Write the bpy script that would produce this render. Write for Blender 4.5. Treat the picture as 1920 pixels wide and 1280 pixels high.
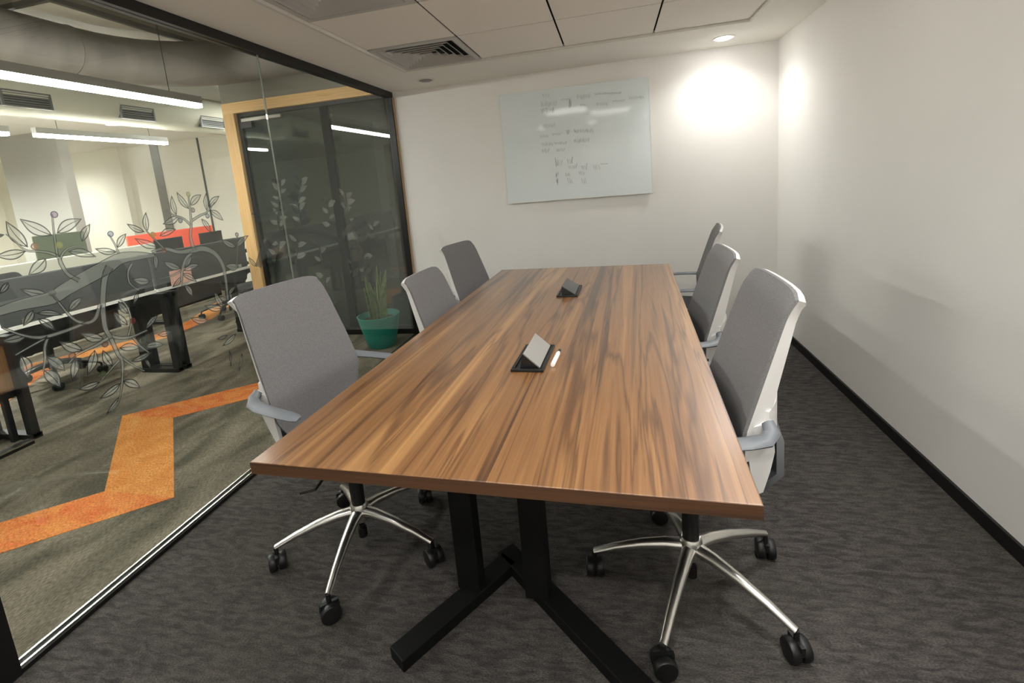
import bpy, math, random
import numpy as np
from mathutils import Vector, Matrix

for o in list(bpy.data.objects):
    bpy.data.objects.remove(o, do_unlink=True)
S = bpy.context.scene
COL = S.collection
R = math.radians
random.seed(7)

# ------------------------------------------------------------------ camera
CP = (1.94149, -4.20478, 1.4155)
CR = (1.40813, 0.08614, 0.21154)
CF, CX, CY = 892.171, 953.435, 484.979
cd = bpy.data.cameras.new('camera')
cam = bpy.data.objects.new('camera', cd)
COL.objects.link(cam)
cam.location = CP
cam.rotation_euler = CR
cd.sensor_width = 36.0
cd.lens = CF / 1920 * 36
cd.shift_x = (960 - CX) / 1920
cd.shift_y = (CY - 640) / 1920
cd.clip_start = 0.02
S.camera = cam

# ------------------------------------------------------------------ world, exposure
w = bpy.data.worlds.new('world')
S.world = w
w.use_nodes = True
w.node_tree.nodes['Background'].inputs[0].default_value = (0.9, 0.95, 1.0, 1)
w.node_tree.nodes['Background'].inputs[1].default_value = 0.0
S.view_settings.view_transform = 'Standard'
S.view_settings.look = 'None'
S.view_settings.gamma = 1
S.view_settings.use_curve_mapping = False
S.view_settings.exposure = 1.08
S.cycles.diffuse_bounces = 8
S.cycles.max_bounces = 16
S.cycles.transparent_max_bounces = 32

DOWNLIGHT_W = 34.0      # spot power of one downlight
PENDANT_E = 38.0        # emission of the pendant diffusers
SPOT_COL = (1.0, 0.985, 0.95)
PEND_COL = (1.0, 0.99, 0.93)

# ------------------------------------------------------------------ pixel -> place helpers
_M = Matrix.Rotation(CR[2], 3, 'Z') @ Matrix.Rotation(CR[1], 3, 'Y') @ Matrix.Rotation(CR[0], 3, 'X')


def ray(u, v):
    return _M @ Vector(((u - CX) / CF, -(v - CY) / CF, -1.0))


def on(axis, val, u, v):
    d = ray(u, v)
    t = (val - CP[axis]) / d[axis]
    return Vector(CP) + t * d


# ------------------------------------------------------------------ materials
def lin(c):
    return tuple(((x / 255) / 12.92 if x / 255 <= .04045 else ((x / 255 + .055) / 1.055) ** 2.4) for x in c)


def mat(name, rgb, rough=.5, metal=0., noise=None, bump=None, coat=0., spec=.5, emit=None, sheen=0.):
    """noise=(scale vec, rgb2, detail, lo, hi); bump=(scale vec, strength)"""
    m = bpy.data.materials.new(name)
    m.use_nodes = True
    nt = m.node_tree
    b = nt.nodes['Principled BSDF']
    b.inputs['Base Color'].default_value = (*lin(rgb), 1)
    b.inputs['Roughness'].default_value = rough
    b.inputs['Metallic'].default_value = metal
    b.inputs['Specular IOR Level'].default_value = spec
    b.inputs['Coat Weight'].default_value = coat
    if sheen:
        b.inputs['Sheen Weight'].default_value = sheen
    tc = None
    if noise or bump:
        tc = nt.nodes.new('ShaderNodeTexCoord')
    if noise:
        sc, rgb2, det, lo, hi = noise
        mp = nt.nodes.new('ShaderNodeMapping')
        mp.inputs['Scale'].default_value = sc
        nt.links.new(tc.outputs['Object'], mp.inputs[0])
        n = nt.nodes.new('ShaderNodeTexNoise')
        n.inputs['Scale'].default_value = 1
        n.inputs['Detail'].default_value = det
        nt.links.new(mp.outputs[0], n.inputs['Vector'])
        r = nt.nodes.new('ShaderNodeValToRGB')
        r.color_ramp.elements[0].position = lo
        r.color_ramp.elements[1].position = hi
        r.color_ramp.elements[0].color = (*lin(rgb), 1)
        r.color_ramp.elements[1].color = (*lin(rgb2), 1)
        nt.links.new(n.outputs['Fac'], r.inputs[0])
        nt.links.new(r.outputs[0], b.inputs['Base Color'])
    if bump:
        sc, st = bump
        mp = nt.nodes.new('ShaderNodeMapping')
        mp.inputs['Scale'].default_value = sc
        nt.links.new(tc.outputs['Object'], mp.inputs[0])
        n = nt.nodes.new('ShaderNodeTexNoise')
        n.inputs['Scale'].default_value = 1
        n.inputs['Detail'].default_value = 4
        nt.links.new(mp.outputs[0], n.inputs['Vector'])
        bp = nt.nodes.new('ShaderNodeBump')
        bp.inputs['Strength'].default_value = st
        bp.inputs['Distance'].default_value = .01
        nt.links.new(n.outputs['Fac'], bp.inputs['Height'])
        nt.links.new(bp.outputs[0], b.inputs['Normal'])
    if emit:
        b.inputs['Emission Color'].default_value = (*emit[0], 1)
        b.inputs['Emission Strength'].default_value = emit[1]
    return m


def glass_mat(name, tint, rough=0.0, base=.04, peak=.6):
    m = bpy.data.materials.new(name)
    m.use_nodes = True
    nt = m.node_tree
    nt.nodes.remove(nt.nodes['Principled BSDF'])
    out = nt.nodes['Material Output']
    lw = nt.nodes.new('ShaderNodeLayerWeight')
    lw.inputs['Blend'].default_value = .5
    p = nt.nodes.new('ShaderNodeMath'); p.operation = 'POWER'; p.inputs[1].default_value = 5
    nt.links.new(lw.outputs['Facing'], p.inputs[0])
    a = nt.nodes.new('ShaderNodeMath'); a.operation = 'MULTIPLY_ADD'
    a.inputs[1].default_value = peak
    a.inputs[2].default_value = base
    nt.links.new(p.outputs[0], a.inputs[0])
    t = nt.nodes.new('ShaderNodeBsdfTransparent')
    t.inputs[0].default_value = (*tint, 1)
    g = nt.nodes.new('ShaderNodeBsdfGlossy')
    g.inputs['Roughness'].default_value = rough
    g.inputs['Color'].default_value = (.95, 1, .97, 1)
    mx = nt.nodes.new('ShaderNodeMixShader')
    nt.links.new(a.outputs[0], mx.inputs[0])
    nt.links.new(t.outputs[0], mx.inputs[1])
    nt.links.new(g.outputs[0], mx.inputs[2])
    nt.links.new(mx.outputs[0], out.inputs[0])
    return m


def film_mat(name, rgb, alpha):
    """printed translucent film"""
    m = bpy.data.materials.new(name)
    m.use_nodes = True
    b = m.node_tree.nodes['Principled BSDF']
    b.inputs['Base Color'].default_value = (*lin(rgb), 1)
    b.inputs['Roughness'].default_value = .6
    b.inputs['Alpha'].default_value = alpha
    return m


def wood_mat(name, dark, mid, light, long_axis='Y', rough=.36, k=1.0, coat=1.0):
    m = bpy.data.materials.new(name)
    m.use_nodes = True
    nt = m.node_tree
    b = nt.nodes['Principled BSDF']
    b.inputs['Roughness'].default_value = rough
    b.inputs['Coat Weight'].default_value = coat
    b.inputs['Coat Roughness'].default_value = .27
    tc = nt.nodes.new('ShaderNodeTexCoord')

    def noise(cross, along, detail, dist=0., seed=0.):
        mp = nt.nodes.new('ShaderNodeMapping')
        s = {'X': (along, cross, cross), 'Y': (cross, along, cross), 'Z': (cross, cross, along)}[long_axis]
        mp.inputs['Scale'].default_value = [v * k for v in s]
        mp.inputs['Location'].default_value = (seed, seed * 1.7, seed * .6)
        nt.links.new(tc.outputs['Object'], mp.inputs[0])
        n = nt.nodes.new('ShaderNodeTexNoise')
        n.inputs['Scale'].default_value = 1
        n.inputs['Detail'].default_value = detail
        n.inputs['Distortion'].default_value = dist
        nt.links.new(mp.outputs[0], n.inputs['Vector'])
        return n.outputs['Fac']
    broad = noise(13, .3, 5, .7)
    r1 = nt.nodes.new('ShaderNodeValToRGB')
    cr = r1.color_ramp
    cr.elements[0].position = .34; cr.elements[0].color = (*lin(dark), 1)
    cr.elements[1].position = .66; cr.elements[1].color = (*lin(light), 1)
    e = cr.elements.new(.5); e.color = (*lin(mid), 1)
    e = cr.elements.new(.43); e.color = (*lin(tuple(.75 * a + .25 * c for a, c in zip(mid, light))), 1)
    nt.links.new(broad, r1.inputs[0])
    # dark veins: narrow band of a warped noise
    vein = noise(10, .34, 4, 1.0, 3.1)
    r2 = nt.nodes.new('ShaderNodeValToRGB')
    c2 = r2.color_ramp
    c2.elements[0].position = .475; c2.elements[0].color = (1, 1, 1, 1)
    c2.elements[1].position = .535; c2.elements[1].color = (1, 1, 1, 1)
    e = c2.elements.new(.505); e.color = (.42, .35, .28, 1)
    nt.links.new(vein, r2.inputs[0])
    mul = nt.nodes.new('ShaderNodeMix'); mul.data_type = 'RGBA'; mul.blend_type = 'MULTIPLY'
    mul.inputs['Factor'].default_value = .9
    nt.links.new(r1.outputs[0], mul.inputs['A'])
    nt.links.new(r2.outputs[0], mul.inputs['B'])
    fine = noise(190, 3.0, 3, 0, 7.)
    r3 = nt.nodes.new('ShaderNodeValToRGB')
    r3.color_ramp.elements[0].position = .3; r3.color_ramp.elements[0].color = (.78, .74, .70, 1)
    r3.color_ramp.elements[1].position = .65; r3.color_ramp.elements[1].color = (1.06, 1.06, 1.06, 1)
    nt.links.new(fine, r3.inputs[0])
    mu2 = nt.nodes.new('ShaderNodeMix'); mu2.data_type = 'RGBA'; mu2.blend_type = 'MULTIPLY'
    mu2.inputs['Factor'].default_value = .8
    nt.links.new(mul.outputs['Result'], mu2.inputs['A'])
    nt.links.new(r3.outputs[0], mu2.inputs['B'])
    nt.links.new(mu2.outputs['Result'], b.inputs['Base Color'])
    return m


def carpet_mat(name, c1, c2, c3, s1, s2, bump=.5):
    m = bpy.data.materials.new(name)
    m.use_nodes = True
    nt = m.node_tree
    b = nt.nodes['Principled BSDF']
    b.inputs['Roughness'].default_value = .95
    b.inputs['Specular IOR Level'].default_value = .15
    tc = nt.nodes.new('ShaderNodeTexCoord')

    def ns(sc, det, dist=0):
        mp = nt.nodes.new('ShaderNodeMapping'); mp.inputs['Scale'].default_value = sc
        nt.links.new(tc.outputs['Object'], mp.inputs[0])
        n = nt.nodes.new('ShaderNodeTexNoise'); n.inputs['Scale'].default_value = 1
        n.inputs['Detail'].default_value = det; n.inputs['Distortion'].default_value = dist
        nt.links.new(mp.outputs[0], n.inputs['Vector'])
        return n.outputs['Fac']
    r = nt.nodes.new('ShaderNodeValToRGB')
    r.color_ramp.elements[0].position = .36; r.color_ramp.elements[0].color = (*lin(c1), 1)
    r.color_ramp.elements[1].position = .64; r.color_ramp.elements[1].color = (*lin(c2), 1)
    nt.links.new(ns(s1, 5, .6), r.inputs[0])
    r2 = nt.nodes.new('ShaderNodeValToRGB')
    r2.color_ramp.elements[0].position = .45; r2.color_ramp.elements[0].color = (0, 0, 0, 1)
    r2.color_ramp.elements[1].position = .7; r2.color_ramp.elements[1].color = (1, 1, 1, 1)
    big = ns((1.1, 1.4, 1), 3)
    nt.links.new(big, r2.inputs[0])
    mx = nt.nodes.new('ShaderNodeMix'); mx.data_type = 'RGBA'
    nt.links.new(r2.outputs[0], mx.inputs['Factor'])
    nt.links.new(r.outputs[0], mx.inputs['A'])
    mx.inputs['B'].default_value = (*lin(c3), 1)
    mm = nt.nodes.new('ShaderNodeMix'); mm.data_type = 'RGBA'; mm.inputs['Factor'].default_value = .35
    nt.links.new(r.outputs[0], mm.inputs['A'])
    nt.links.new(mx.outputs['Result'], mm.inputs['B'])
    fine = ns(s2, 2)
    r3 = nt.nodes.new('ShaderNodeValToRGB')
    r3.color_ramp.elements[0].position = .3; r3.color_ramp.elements[0].color = (.55, .55, .55, 1)
    r3.color_ramp.elements[1].position = .7; r3.color_ramp.elements[1].color = (1.3, 1.3, 1.3, 1)
    nt.links.new(fine, r3.inputs[0])
    ml = nt.nodes.new('ShaderNodeMix'); ml.data_type = 'RGBA'; ml.blend_type = 'MULTIPLY'; ml.inputs['Factor'].default_value = 1
    nt.links.new(mm.outputs['Result'], ml.inputs['A'])
    nt.links.new(r3.outputs[0], ml.inputs['B'])
    nt.links.new(ml.outputs['Result'], b.inputs['Base Color'])
    bp = nt.nodes.new('ShaderNodeBump'); bp.inputs['Strength'].default_value = bump; bp.inputs['Distance'].default_value = .006
    nt.links.new(fine, bp.inputs['Height'])
    nt.links.new(bp.outputs[0], b.inputs['Normal'])
    return m


def emis(name, col, strength):
    m = bpy.data.materials.new(name)
    m.use_nodes = True
    nt = m.node_tree
    nt.nodes.remove(nt.nodes['Principled BSDF'])
    e = nt.nodes.new('ShaderNodeEmission')
    e.inputs[0].default_value = (*col, 1)
    e.inputs[1].default_value = strength
    nt.links.new(e.outputs[0], nt.nodes['Material Output'].inputs[0])
    return m


WALL = mat('wall_paint', (234, 232, 228), .75, noise=((1.3, 1.3, 1.3), (228, 226, 222), 3, .3, .7), bump=((60, 60, 60), .04))
CEIL = mat('gypsum_ceiling_paint', (240, 237, 230), .85)
TILE = mat('ceiling_tile_white', (240, 236, 230), .85, bump=((150, 150, 150), .05))
DARK = mat('dark_void', (18, 18, 17), .9)
BLACKFRAME = mat('black_powder_coat', (14, 13, 12), .42)
BASEB = mat('black_baseboard', (16, 15, 15), .4)
ALU = mat('aluminium_lip', (205, 203, 195), .25, 1.0)
GLASS = glass_mat('clear_partition_glass', (.965, .98, .97), base=.05)
TINT = glass_mat('tinted_room_glass', (.84, .87, .85), base=.075)
CARPET = carpet_mat('dark_grey_carpet', (58, 55, 54), (84, 80, 77), (78, 76, 68), (16, 52, 9), (150, 300, 60), .6)
OCARPET = carpet_mat('grey_green_office_carpet', (82, 79, 66), (126, 118, 102), (92, 85, 75), (5.5, 2.2, 4), (150, 60, 60), .3)
WOODTOP = wood_mat('walnut_laminate', (76, 48, 26), (121, 83, 48), (162, 120, 74))
WOODEDGE = wood_mat('laminate_edge_band', (64, 39, 18), (78, 48, 23), (90, 57, 29), 'X', .45)  # brown darkened in the colour, as little light reaches the table front
PINE = wood_mat('pine_frame', (222, 170, 100), (244, 198, 130), (250, 212, 152), 'Z', .5, .6, 0)
PINEX = wood_mat('pine_beam', (222, 170, 100), (244, 198, 130), (250, 212, 152), 'X', .5, .6, 0)
BROWN = wood_mat('brown_cabinet_board', (120, 84, 50), (142, 102, 62), (160, 118, 76), 'Z', .5, .6, 0)
TBASE = mat('black_steel_base', (8, 8, 8), .6, spec=.25)
MESHG = mat('grey_chair_mesh', (117, 115, 115), .8, noise=((420, 420, 420), (98, 97, 97), 1, .4, .6), bump=((420, 420, 420), .25))
MESHW = mat('white_chair_frame', (226, 224, 222), .4)
ARMG = mat('grey_armrest_plastic', (108, 112, 117), .5)
SEATG = mat('charcoal_seat_fabric', (48, 48, 49), .85, bump=((300, 300, 300), .2))
MECH = mat('black_plastic', (16, 16, 16), .45)
GREYBRK = mat('grey_bracket_plastic', (92, 95, 97), .45)
CHROME = mat('polished_aluminium', (225, 223, 218), .28, 1.0)
OBLACK = mat('office_black_mesh', (26, 27, 28), .7)
BOARD = mat('white_glass_board', (222, 230, 231), .07, spec=.5)
BOARDEDGE = mat('board_white_edge', (225, 227, 222), .35)
INK = mat('faded_marker_ink', (170, 175, 177), .6)
SOCK = mat('black_socket_plastic', (20, 20, 21), .35)
LIDM = mat('brushed_grey_lid', (146, 144, 140), .4, .3)
PENW = mat('marker_white', (240, 234, 228), .35)
DIFF = mat('diffuser_white_metal', (190, 188, 184), .45)
TRIMW = mat('downlight_trim_white', (220, 218, 210), .5)
OFFL = mat('unlit_lens', (120, 118, 112), .4)
TEAL = mat('teal_glazed_pot', (28, 122, 108), .35)
SOIL = mat('potting_soil', (52, 42, 32), .95, bump=((60, 60, 60), .8))
LEAFG = mat('snake_plant_leaf', (66, 88, 46), .5, noise=((14, 14, 40), (104, 118, 74), 2, .35, .65))
OWALL = mat('office_white_wall', (240, 238, 226), .8)
OGREY = mat('office_grey_column', (168, 167, 160), .8)
SLAB = mat('concrete_slab', (120, 112, 98), .9, noise=((2, 2, 2), (104, 98, 88), 4, .3, .7))
DUCT = mat('grey_insulated_duct', (124, 117, 108), .65, noise=((3, 8, 3), (104, 99, 91), 4, .3, .7), bump=((8, 8, 8), .25))
DUCTB = mat('cream_spiral_duct', (188, 186, 168), .6)
GRILL = mat('grille_metal', (120, 122, 120), .4, .6)
GRILLD = mat('grille_shadow', (44, 46, 46), .8)
BULK = mat('grey_bulkhead', (140, 136, 124), .85)
SCREENG = mat('charcoal_fabric_screen', (78, 81, 80), .85, bump=((250, 250, 250), .2))
REDS = mat('red_fabric_screen', (232, 92, 66), .75)
DESKW = mat('white_desktop', (250, 249, 242), .4)
PINK = mat('pink_paper', (226, 178, 160), .8)
MON = mat('black_monitor_plastic', (24, 25, 26), .4)
GREENS = mat('green_screen_panel', (66, 82, 48), .6)
DROOM = mat('dark_room_paint', (150, 155, 150), .8)
DROOMD = mat('dark_room_panel', (60, 64, 62), .7)
ORANGE1 = carpet_mat('orange_carpet', (198, 130, 66), (212, 148, 82), (200, 118, 58), (9, 9, 6), (150, 90, 60), .3)
ORANGE2 = carpet_mat('red_orange_carpet', (200, 108, 58), (212, 140, 76), (198, 98, 54), (9, 9, 6), (150, 90, 60), .3)
F_LEAF = film_mat('leaf_film_grey', (206, 207, 200), .32)
F_LINE = film_mat('leaf_outline_film', (40, 40, 38), .85)
F_TRUNK = film_mat('trunk_film_grey', (158, 160, 154), .62)
F_DARK = film_mat('dark_leaf_film', (22, 23, 22), .7)


# ------------------------------------------------------------------ mesh builder
class MB:
    def __init__(s):
        s.v = []; s.f = []; s.m = []

    def add(s, vs, fs, mi=0):
        o = len(s.v)
        s.v += [tuple(v) for v in vs]
        s.f += [tuple(i + o for i in f) for f in fs]
        s.m += [mi] * len(fs)
        return s

    def box(s, a, b, mi=0, M=None):
        (x0, y0, z0), (x1, y1, z1) = a, b
        vs = [Vector(p) for p in ((x0, y0, z0), (x1, y0, z0), (x1, y1, z0), (x0, y1, z0), (x0, y0, z1), (x1, y0, z1), (x1, y1, z1), (x0, y1, z1))]
        if M: vs = [M @ v for v in vs]
        return s.add(vs, [(0, 3, 2, 1), (4, 5, 6, 7), (0, 1, 5, 4), (1, 2, 6, 5), (2, 3, 7, 6), (3, 0, 4, 7)], mi)

    def prism(s, pts, z0, z1, mi=0):
        n = len(pts)
        vs = [(x, y, z0) for x, y in pts] + [(x, y, z1) for x, y in pts]
        fs = [tuple(reversed(range(n))), tuple(range(n, 2 * n))] + [(i, (i + 1) % n, n + (i + 1) % n, n + i) for i in range(n)]
        return s.add(vs, fs, mi)

    def rings(s, rs, cap=True, mi=0, closed=False):
        n = len(rs[0]); vs = [p for r in rs for p in r]; fs = []
        k = len(rs)
        for a in range(k if closed else k - 1):
            b = (a + 1) % k
            for i in range(n):
                j = (i + 1) % n
                fs.append((a * n + i, a * n + j, b * n + j, b * n + i))
        if cap and not closed:
            fs.append(tuple(reversed(range(n))))
            fs.append(tuple(range((k - 1) * n, k * n)))
        return s.add(vs, fs, mi)

    def lathe(s, prof, n=24, c=(0, 0, 0), mi=0, M=None):
        rs = []
        for r, z in prof:
            ring = [Vector((c[0] + r * math.cos(2 * math.pi * i / n), c[1] + r * math.sin(2 * math.pi * i / n), c[2] + z)) for i in range(n)]
            if M: ring = [M @ p for p in ring]
            rs.append(ring)
        return s.rings(rs, True, mi)

    def sweep(s, path, half, up=(0, 0, 1), mi=0, cap=True, n=4, closed=False):
        """path of points, half = list of (a,b) half sizes (a sideways, b along up) ; n=4 box, else ellipse"""
        P = [Vector(p) for p in path]
        if not isinstance(half, list): half = [half] * len(P)
        rs = []
        up = Vector(up)
        k = len(P)
        for i, p in enumerate(P):
            if closed: t = P[(i + 1) % k] - P[i - 1]
            else: t = P[min(i + 1, k - 1)] - P[max(i - 1, 0)]
            t.normalize()
            sd = t.cross(up)
            if sd.length < 1e-5: sd = t.cross(Vector((1, 0, 0)))
            sd.normalize()
            u2 = sd.cross(t).normalized()
            a, b = half[i]
            if n == 4:
                rs.append([p + sd * a + u2 * b, p - sd * a + u2 * b, p - sd * a - u2 * b, p + sd * a - u2 * b])
            else:
                rs.append([p + sd * (a * math.cos(2 * math.pi * j / n)) + u2 * (b * math.sin(2 * math.pi * j / n)) for j in range(n)])
        return s.rings(rs, cap, mi, closed)

    def build(s, name, mats, parent=None, smooth=False, bevel=0, loc=None, rz=0., sub=0):
        me = bpy.data.meshes.new(name)
        me.from_pydata(s.v, [], s.f)
        if not isinstance(mats, (list, tuple)): mats = [mats]
        for m in mats: me.materials.append(m)
        me.polygons.foreach_set('material_index', s.m)
        if smooth: me.polygons.foreach_set('use_smooth', [True] * len(s.f))
        me.update()
        import bmesh
        bm = bmesh.new(); bm.from_mesh(me)
        bmesh.ops.recalc_face_normals(bm, faces=bm.faces)
        bm.to_mesh(me); bm.free()
        o = bpy.data.objects.new(name, me)
        COL.objects.link(o)
        if parent: o.parent = parent
        if loc is not None: o.location = loc
        o.rotation_euler.z = rz
        if bevel:
            md = o.modifiers.new('bevel', 'BEVEL'); md.width = bevel; md.segments = 2; md.limit_method = 'ANGLE'
        if sub:
            md = o.modifiers.new('sub', 'SUBSURF'); md.levels = sub; md.render_levels = sub
        if smooth and not sub:
            me.polygons.foreach_set('use_smooth', [True] * len(me.polygons))
            md = o.modifiers.new('edges', 'EDGE_SPLIT'); md.split_angle = R(40)
        return o


def tag(o, label=None, cat=None, group=None, kind=None):
    if label: o['label'] = label
    if cat: o['category'] = cat
    if group: o['group'] = group
    if kind: o['kind'] = kind
    return o


def empty(name, loc=(0, 0, 0), rz=0., label=None, cat=None, group=None, kind=None):
    o = bpy.data.objects.new(name, None)
    o.empty_display_size = .1
    COL.objects.link(o)
    o.location = loc
    o.rotation_euler.z = rz
    return tag(o, label, cat, group, kind)


def copy_tree(o, parent=None):
    c = o.copy()
    COL.objects.link(c)
    c.parent = parent
    for ch in o.children:
        copy_tree(ch, c)
    return c


def struct(mb, name, m, label=None, **k):
    o = mb.build(name, m, **k)
    return tag(o, label, kind='structure')


# ------------------------------------------------------------------ meeting room shell
W, H = 3.227, 2.2935
YF = -5.0                      # wall behind the camera
X0, Y0, TS = .458, -.655, .6   # ceiling grid origin, tile size
NX, NY = 4, 6
XG, YG = X0 + NX * TS, Y0 - NY * TS

fl = struct(MB().box((-.02, YF, -.05), (W, 0, 0)), 'floor', CARPET, 'dark grey streaked carpet of the meeting room')
struct(MB().box((-.02, 0, 0), (W + .1, .12, 2.45)), 'wall_back', WALL, 'white painted wall behind the whiteboard')
struct(MB().box((W, YF - .1, 0), (W + .1, 0, 2.45)), 'wall_right', WALL, 'long plain white wall beside the table')
struct(MB().box((-.02, YF - .1, 0), (W, YF, 2.45)), 'wall_front', WALL, 'white wall facing the whiteboard')
struct(MB().box((W - .012, YF, 0), (W, -.012, .06)), 'baseboard_right', BASEB, 'black baseboard along the long white wall')
struct(MB().box((.05, -.012, 0), (W, 0, .06)), 'baseboard_back', BASEB, 'black baseboard under the whiteboard')

ce = MB()
ce.box((-.02, Y0, H), (W, 0, H + .03)).box((-.02, YF, H), (W, YG, H + .03))
ce.box((-.02, YG, H), (X0, Y0, H + .03)).box((XG, YG, H), (W, Y0, H + .03))
ceil = struct(ce, 'ceiling', CEIL, 'suspended ceiling with a plain border round square tiles')
MB().box((X0 - .05, YG - .05, H + .045), (XG + .05, Y0 + .05, H + .06)).build('tile_grid_backing', DARK, ceil)
tile_me = None
DIFFUSERS = {(0, 0), (0, 2), (1, 3), (2, 4)}
for i in range(NX):
    for j in range(NY):
        if (i, j) in DIFFUSERS: continue
        loc = (X0 + (i + .5) * TS, Y0 - (j + .5) * TS, H + .012)
        if tile_me is None:
            h = TS / 2 - .006
            o = MB().box((-h, -h, 0), (h, h, .007)).build('ceiling_tile', TILE, ceil, loc=loc)
            tile_me = o.data
        else:
            o = bpy.data.objects.new('ceiling_tile', tile_me); COL.objects.link(o); o.parent = ceil; o.location = loc
# trim bead round the tile field
tr = MB()
for a, b in (((X0 - .010, YG, H - .010), (X0 + .006, Y0, H + .010)), ((XG - .006, YG, H - .004), (XG + .010, Y0, H + .010)),
             ((X0 - .010, Y0 - .006, H - .004), (XG + .010, Y0 + .010, H + .010)), ((X0 - .010, YG - .010, H - .004), (XG + .010, YG + .006, H + .010))):
    tr.box(a, b)
struct(tr, 'trim_1', TRIMW, 'white bead framing the ceiling tile field')


def diffuser(i, j, label):
    e = empty('ceiling_diffuser', (X0 + (i + .5) * TS, Y0 - (j + .5) * TS, H), 0, label, 'air vent', 'square louvred ceiling diffusers')
    h = TS / 2 - .004
    f = MB()
    for a, b in (((-h, -h), (h, -h + .035)), ((-h, h - .035), (h, h)), ((-h, -h + .035), (-h + .035, h - .035)), ((h - .035, -h + .035), (h, h - .035))):
        f.box((a[0], a[1], .006), (b[0], b[1], .016))
    f.build('frame', DIFF, e)
    MB().box((-h + .02, -h + .02, .041), (h - .02, h - .02, .044)).build('duct_opening', DARK, e)
    for k in range(6):
        ro = h - .04 - k * .042
        ri = ro - .024
        m = MB()
        ring = lambda r, z: [(-r, -r, z), (r, -r, z), (r, r, z), (-r, r, z)]
        m.rings([ring(ro, .008), ring(ri, .034), ring(ri - .002, .034), ring(ro - .002, .006)], False, closed=True)
        m.build('louvre', DIFF, e)
    return e


diffuser(0, 0, 'square white louvred ceiling vent nearest the whiteboard wall')
diffuser(0, 2, 'square white louvred ceiling vent one plain tile away from the other vent')


for (pi_, pj_), lb in (((1, 3), 'square fill light panel added in the ceiling over the table end with the marker'), ((2, 4), 'square fill light panel added in the ceiling between the table and the glass door')):
    e = empty('fill_panel', (X0 + (pi_ + .5) * TS, Y0 - (pj_ + .5) * TS, H), 0, lb, 'ceiling light')  # out-of-view panel added to raise the room's brightness
    h = TS / 2 - .004
    f = MB()
    for a, b in (((-h, -h), (h, -h + .015)), ((-h, h - .015), (h, h)), ((-h, -h + .015), (-h + .015, h - .015)), ((h - .015, -h + .015), (h, h - .015))):
        f.box((a[0], a[1], .004), (b[0], b[1], .018))
    f.build('frame', TRIMW, e)
    MB().box((-h + .015, -h + .015, .008), (h - .015, h - .015, .014)).build('diffuser', emis('fill_panel_diffuser', SPOT_COL, 3.4), e)


def downlight(x, y, lit, label, group=None, k=1.0, size=150, tilt=0):
    e = empty('downlight', (x, y, H), 0, label, 'ceiling light', group)
    MB().lathe([(.058, -.004), (.072, -.004), (.074, -.001), (.074, .0), (.056, .0)], 32).build('trim_ring', TRIMW, e, smooth=True)
    MB().lathe([(.0005, -.0005), (.057, -.0005), (.057, -.004), (.045, -.010), (.0005, -.013)], 32).build('lens', emis('downlight_lens', SPOT_COL, 14 if size != 150 or y < -4 else 34) if lit else OFFL, e)
    if lit:
        ld = bpy.data.lights.new('downlight_lamp', 'SPOT')
        ld.energy = DOWNLIGHT_W * k
        ld.color = SPOT_COL
        ld.spot_size = R(size); ld.spot_blend = .9
        ld.shadow_soft_size = .05
        lo = bpy.data.objects.new('downlight_lamp', ld); COL.objects.link(lo)
        lo.parent = e; lo.location = (0, 0, -.02); lo.rotation_euler.y = R(tilt)
    return e


downlight(2.774, -.30, True, 'round lit ceiling downlight by the corner beside the whiteboard', k=.5)
downlight(.475, -.297, False, 'round unlit ceiling downlight by the glass partition')
downlight(2.55, -1.9, True, 'round lit ceiling downlight over the middle chair along the white wall', k=1.15, size=120, tilt=32)
downlight(2.55, -3.3, True, 'round lit ceiling downlight near the end of the long white wall', k=1.15, size=120, tilt=32)
downlight(.25, -2.75, False, 'round unlit ceiling downlight above the second glass pane')
downlight(.75, -4.5, True, 'round unseen fill downlight added beside the glass door', k=.5)  # this and the next two: added behind the camera as bounce fill
downlight(1.65, -4.5, True, 'round unseen fill downlight added at the middle of the wall facing the whiteboard', k=1.15)
downlight(2.55, -4.5, True, 'round unseen fill downlight added in the corner across from the whiteboard', k=1.15)

# ------------------------------------------------------------------ glass partition (left wall)
wl = empty('wall_left', (0, 0, 0), label='frameless glass partition with black rails', kind='structure')
RZ0, RZ1 = 2.245, H
MB().box((-.03, YF, RZ0), (.03, 0, RZ1 + .02)).build('top_rail', BLACKFRAME, wl)
bt = MB().box((-.028, -3.30, 0), (.028, 0, .016), 0)
bt.build('bottom_track', BLACKFRAME, wl)
for x in (-.020, .012):
    MB().box((x, -3.30, .016), (x + .008, -.03, .023)).build('track_lip', ALU, wl)
JY = -1.6863
for a, b in ((-.035, JY + .002), (JY - .002, -3.28)):
    MB().box((-.005, b, .017), (.005, a, RZ0)).build('glass_pane', GLASS, wl)
MB().box((-.005, JY - .0018, .024), (.005, JY + .0018, RZ0)).build('silicone_joint', mat('pane_joint', (120, 122, 112), .4), wl)
MB().box((-.03, -.036, 0), (.03, 0, RZ0)).build('end_post', BLACKFRAME, wl)
MB().box((.03, -.022, 0), (.042, 0, RZ0)).build('end_trim', mat('tan_trim', (176, 150, 116), .6), wl)
MB().box((-.03, -3.37, 0), (.03, -3.30, RZ0)).build('door_jamb', BLACKFRAME, wl)
MB().box((-.03, -4.40, 0), (.03, -4.33, RZ0)).build('door_jamb', BLACKFRAME, wl)
MB().box((-.005, -5.0, .01), (.005, -4.40, RZ0)).build('glass_pane', GLASS, wl)
d1 = empty('door_1', (0, -3.38, 0), label='glass door in a black frame', kind='structure')
MB().box((-.005, -.93, .06), (.005, -.02, 2.18)).build('glass_pane', GLASS, d1)
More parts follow.
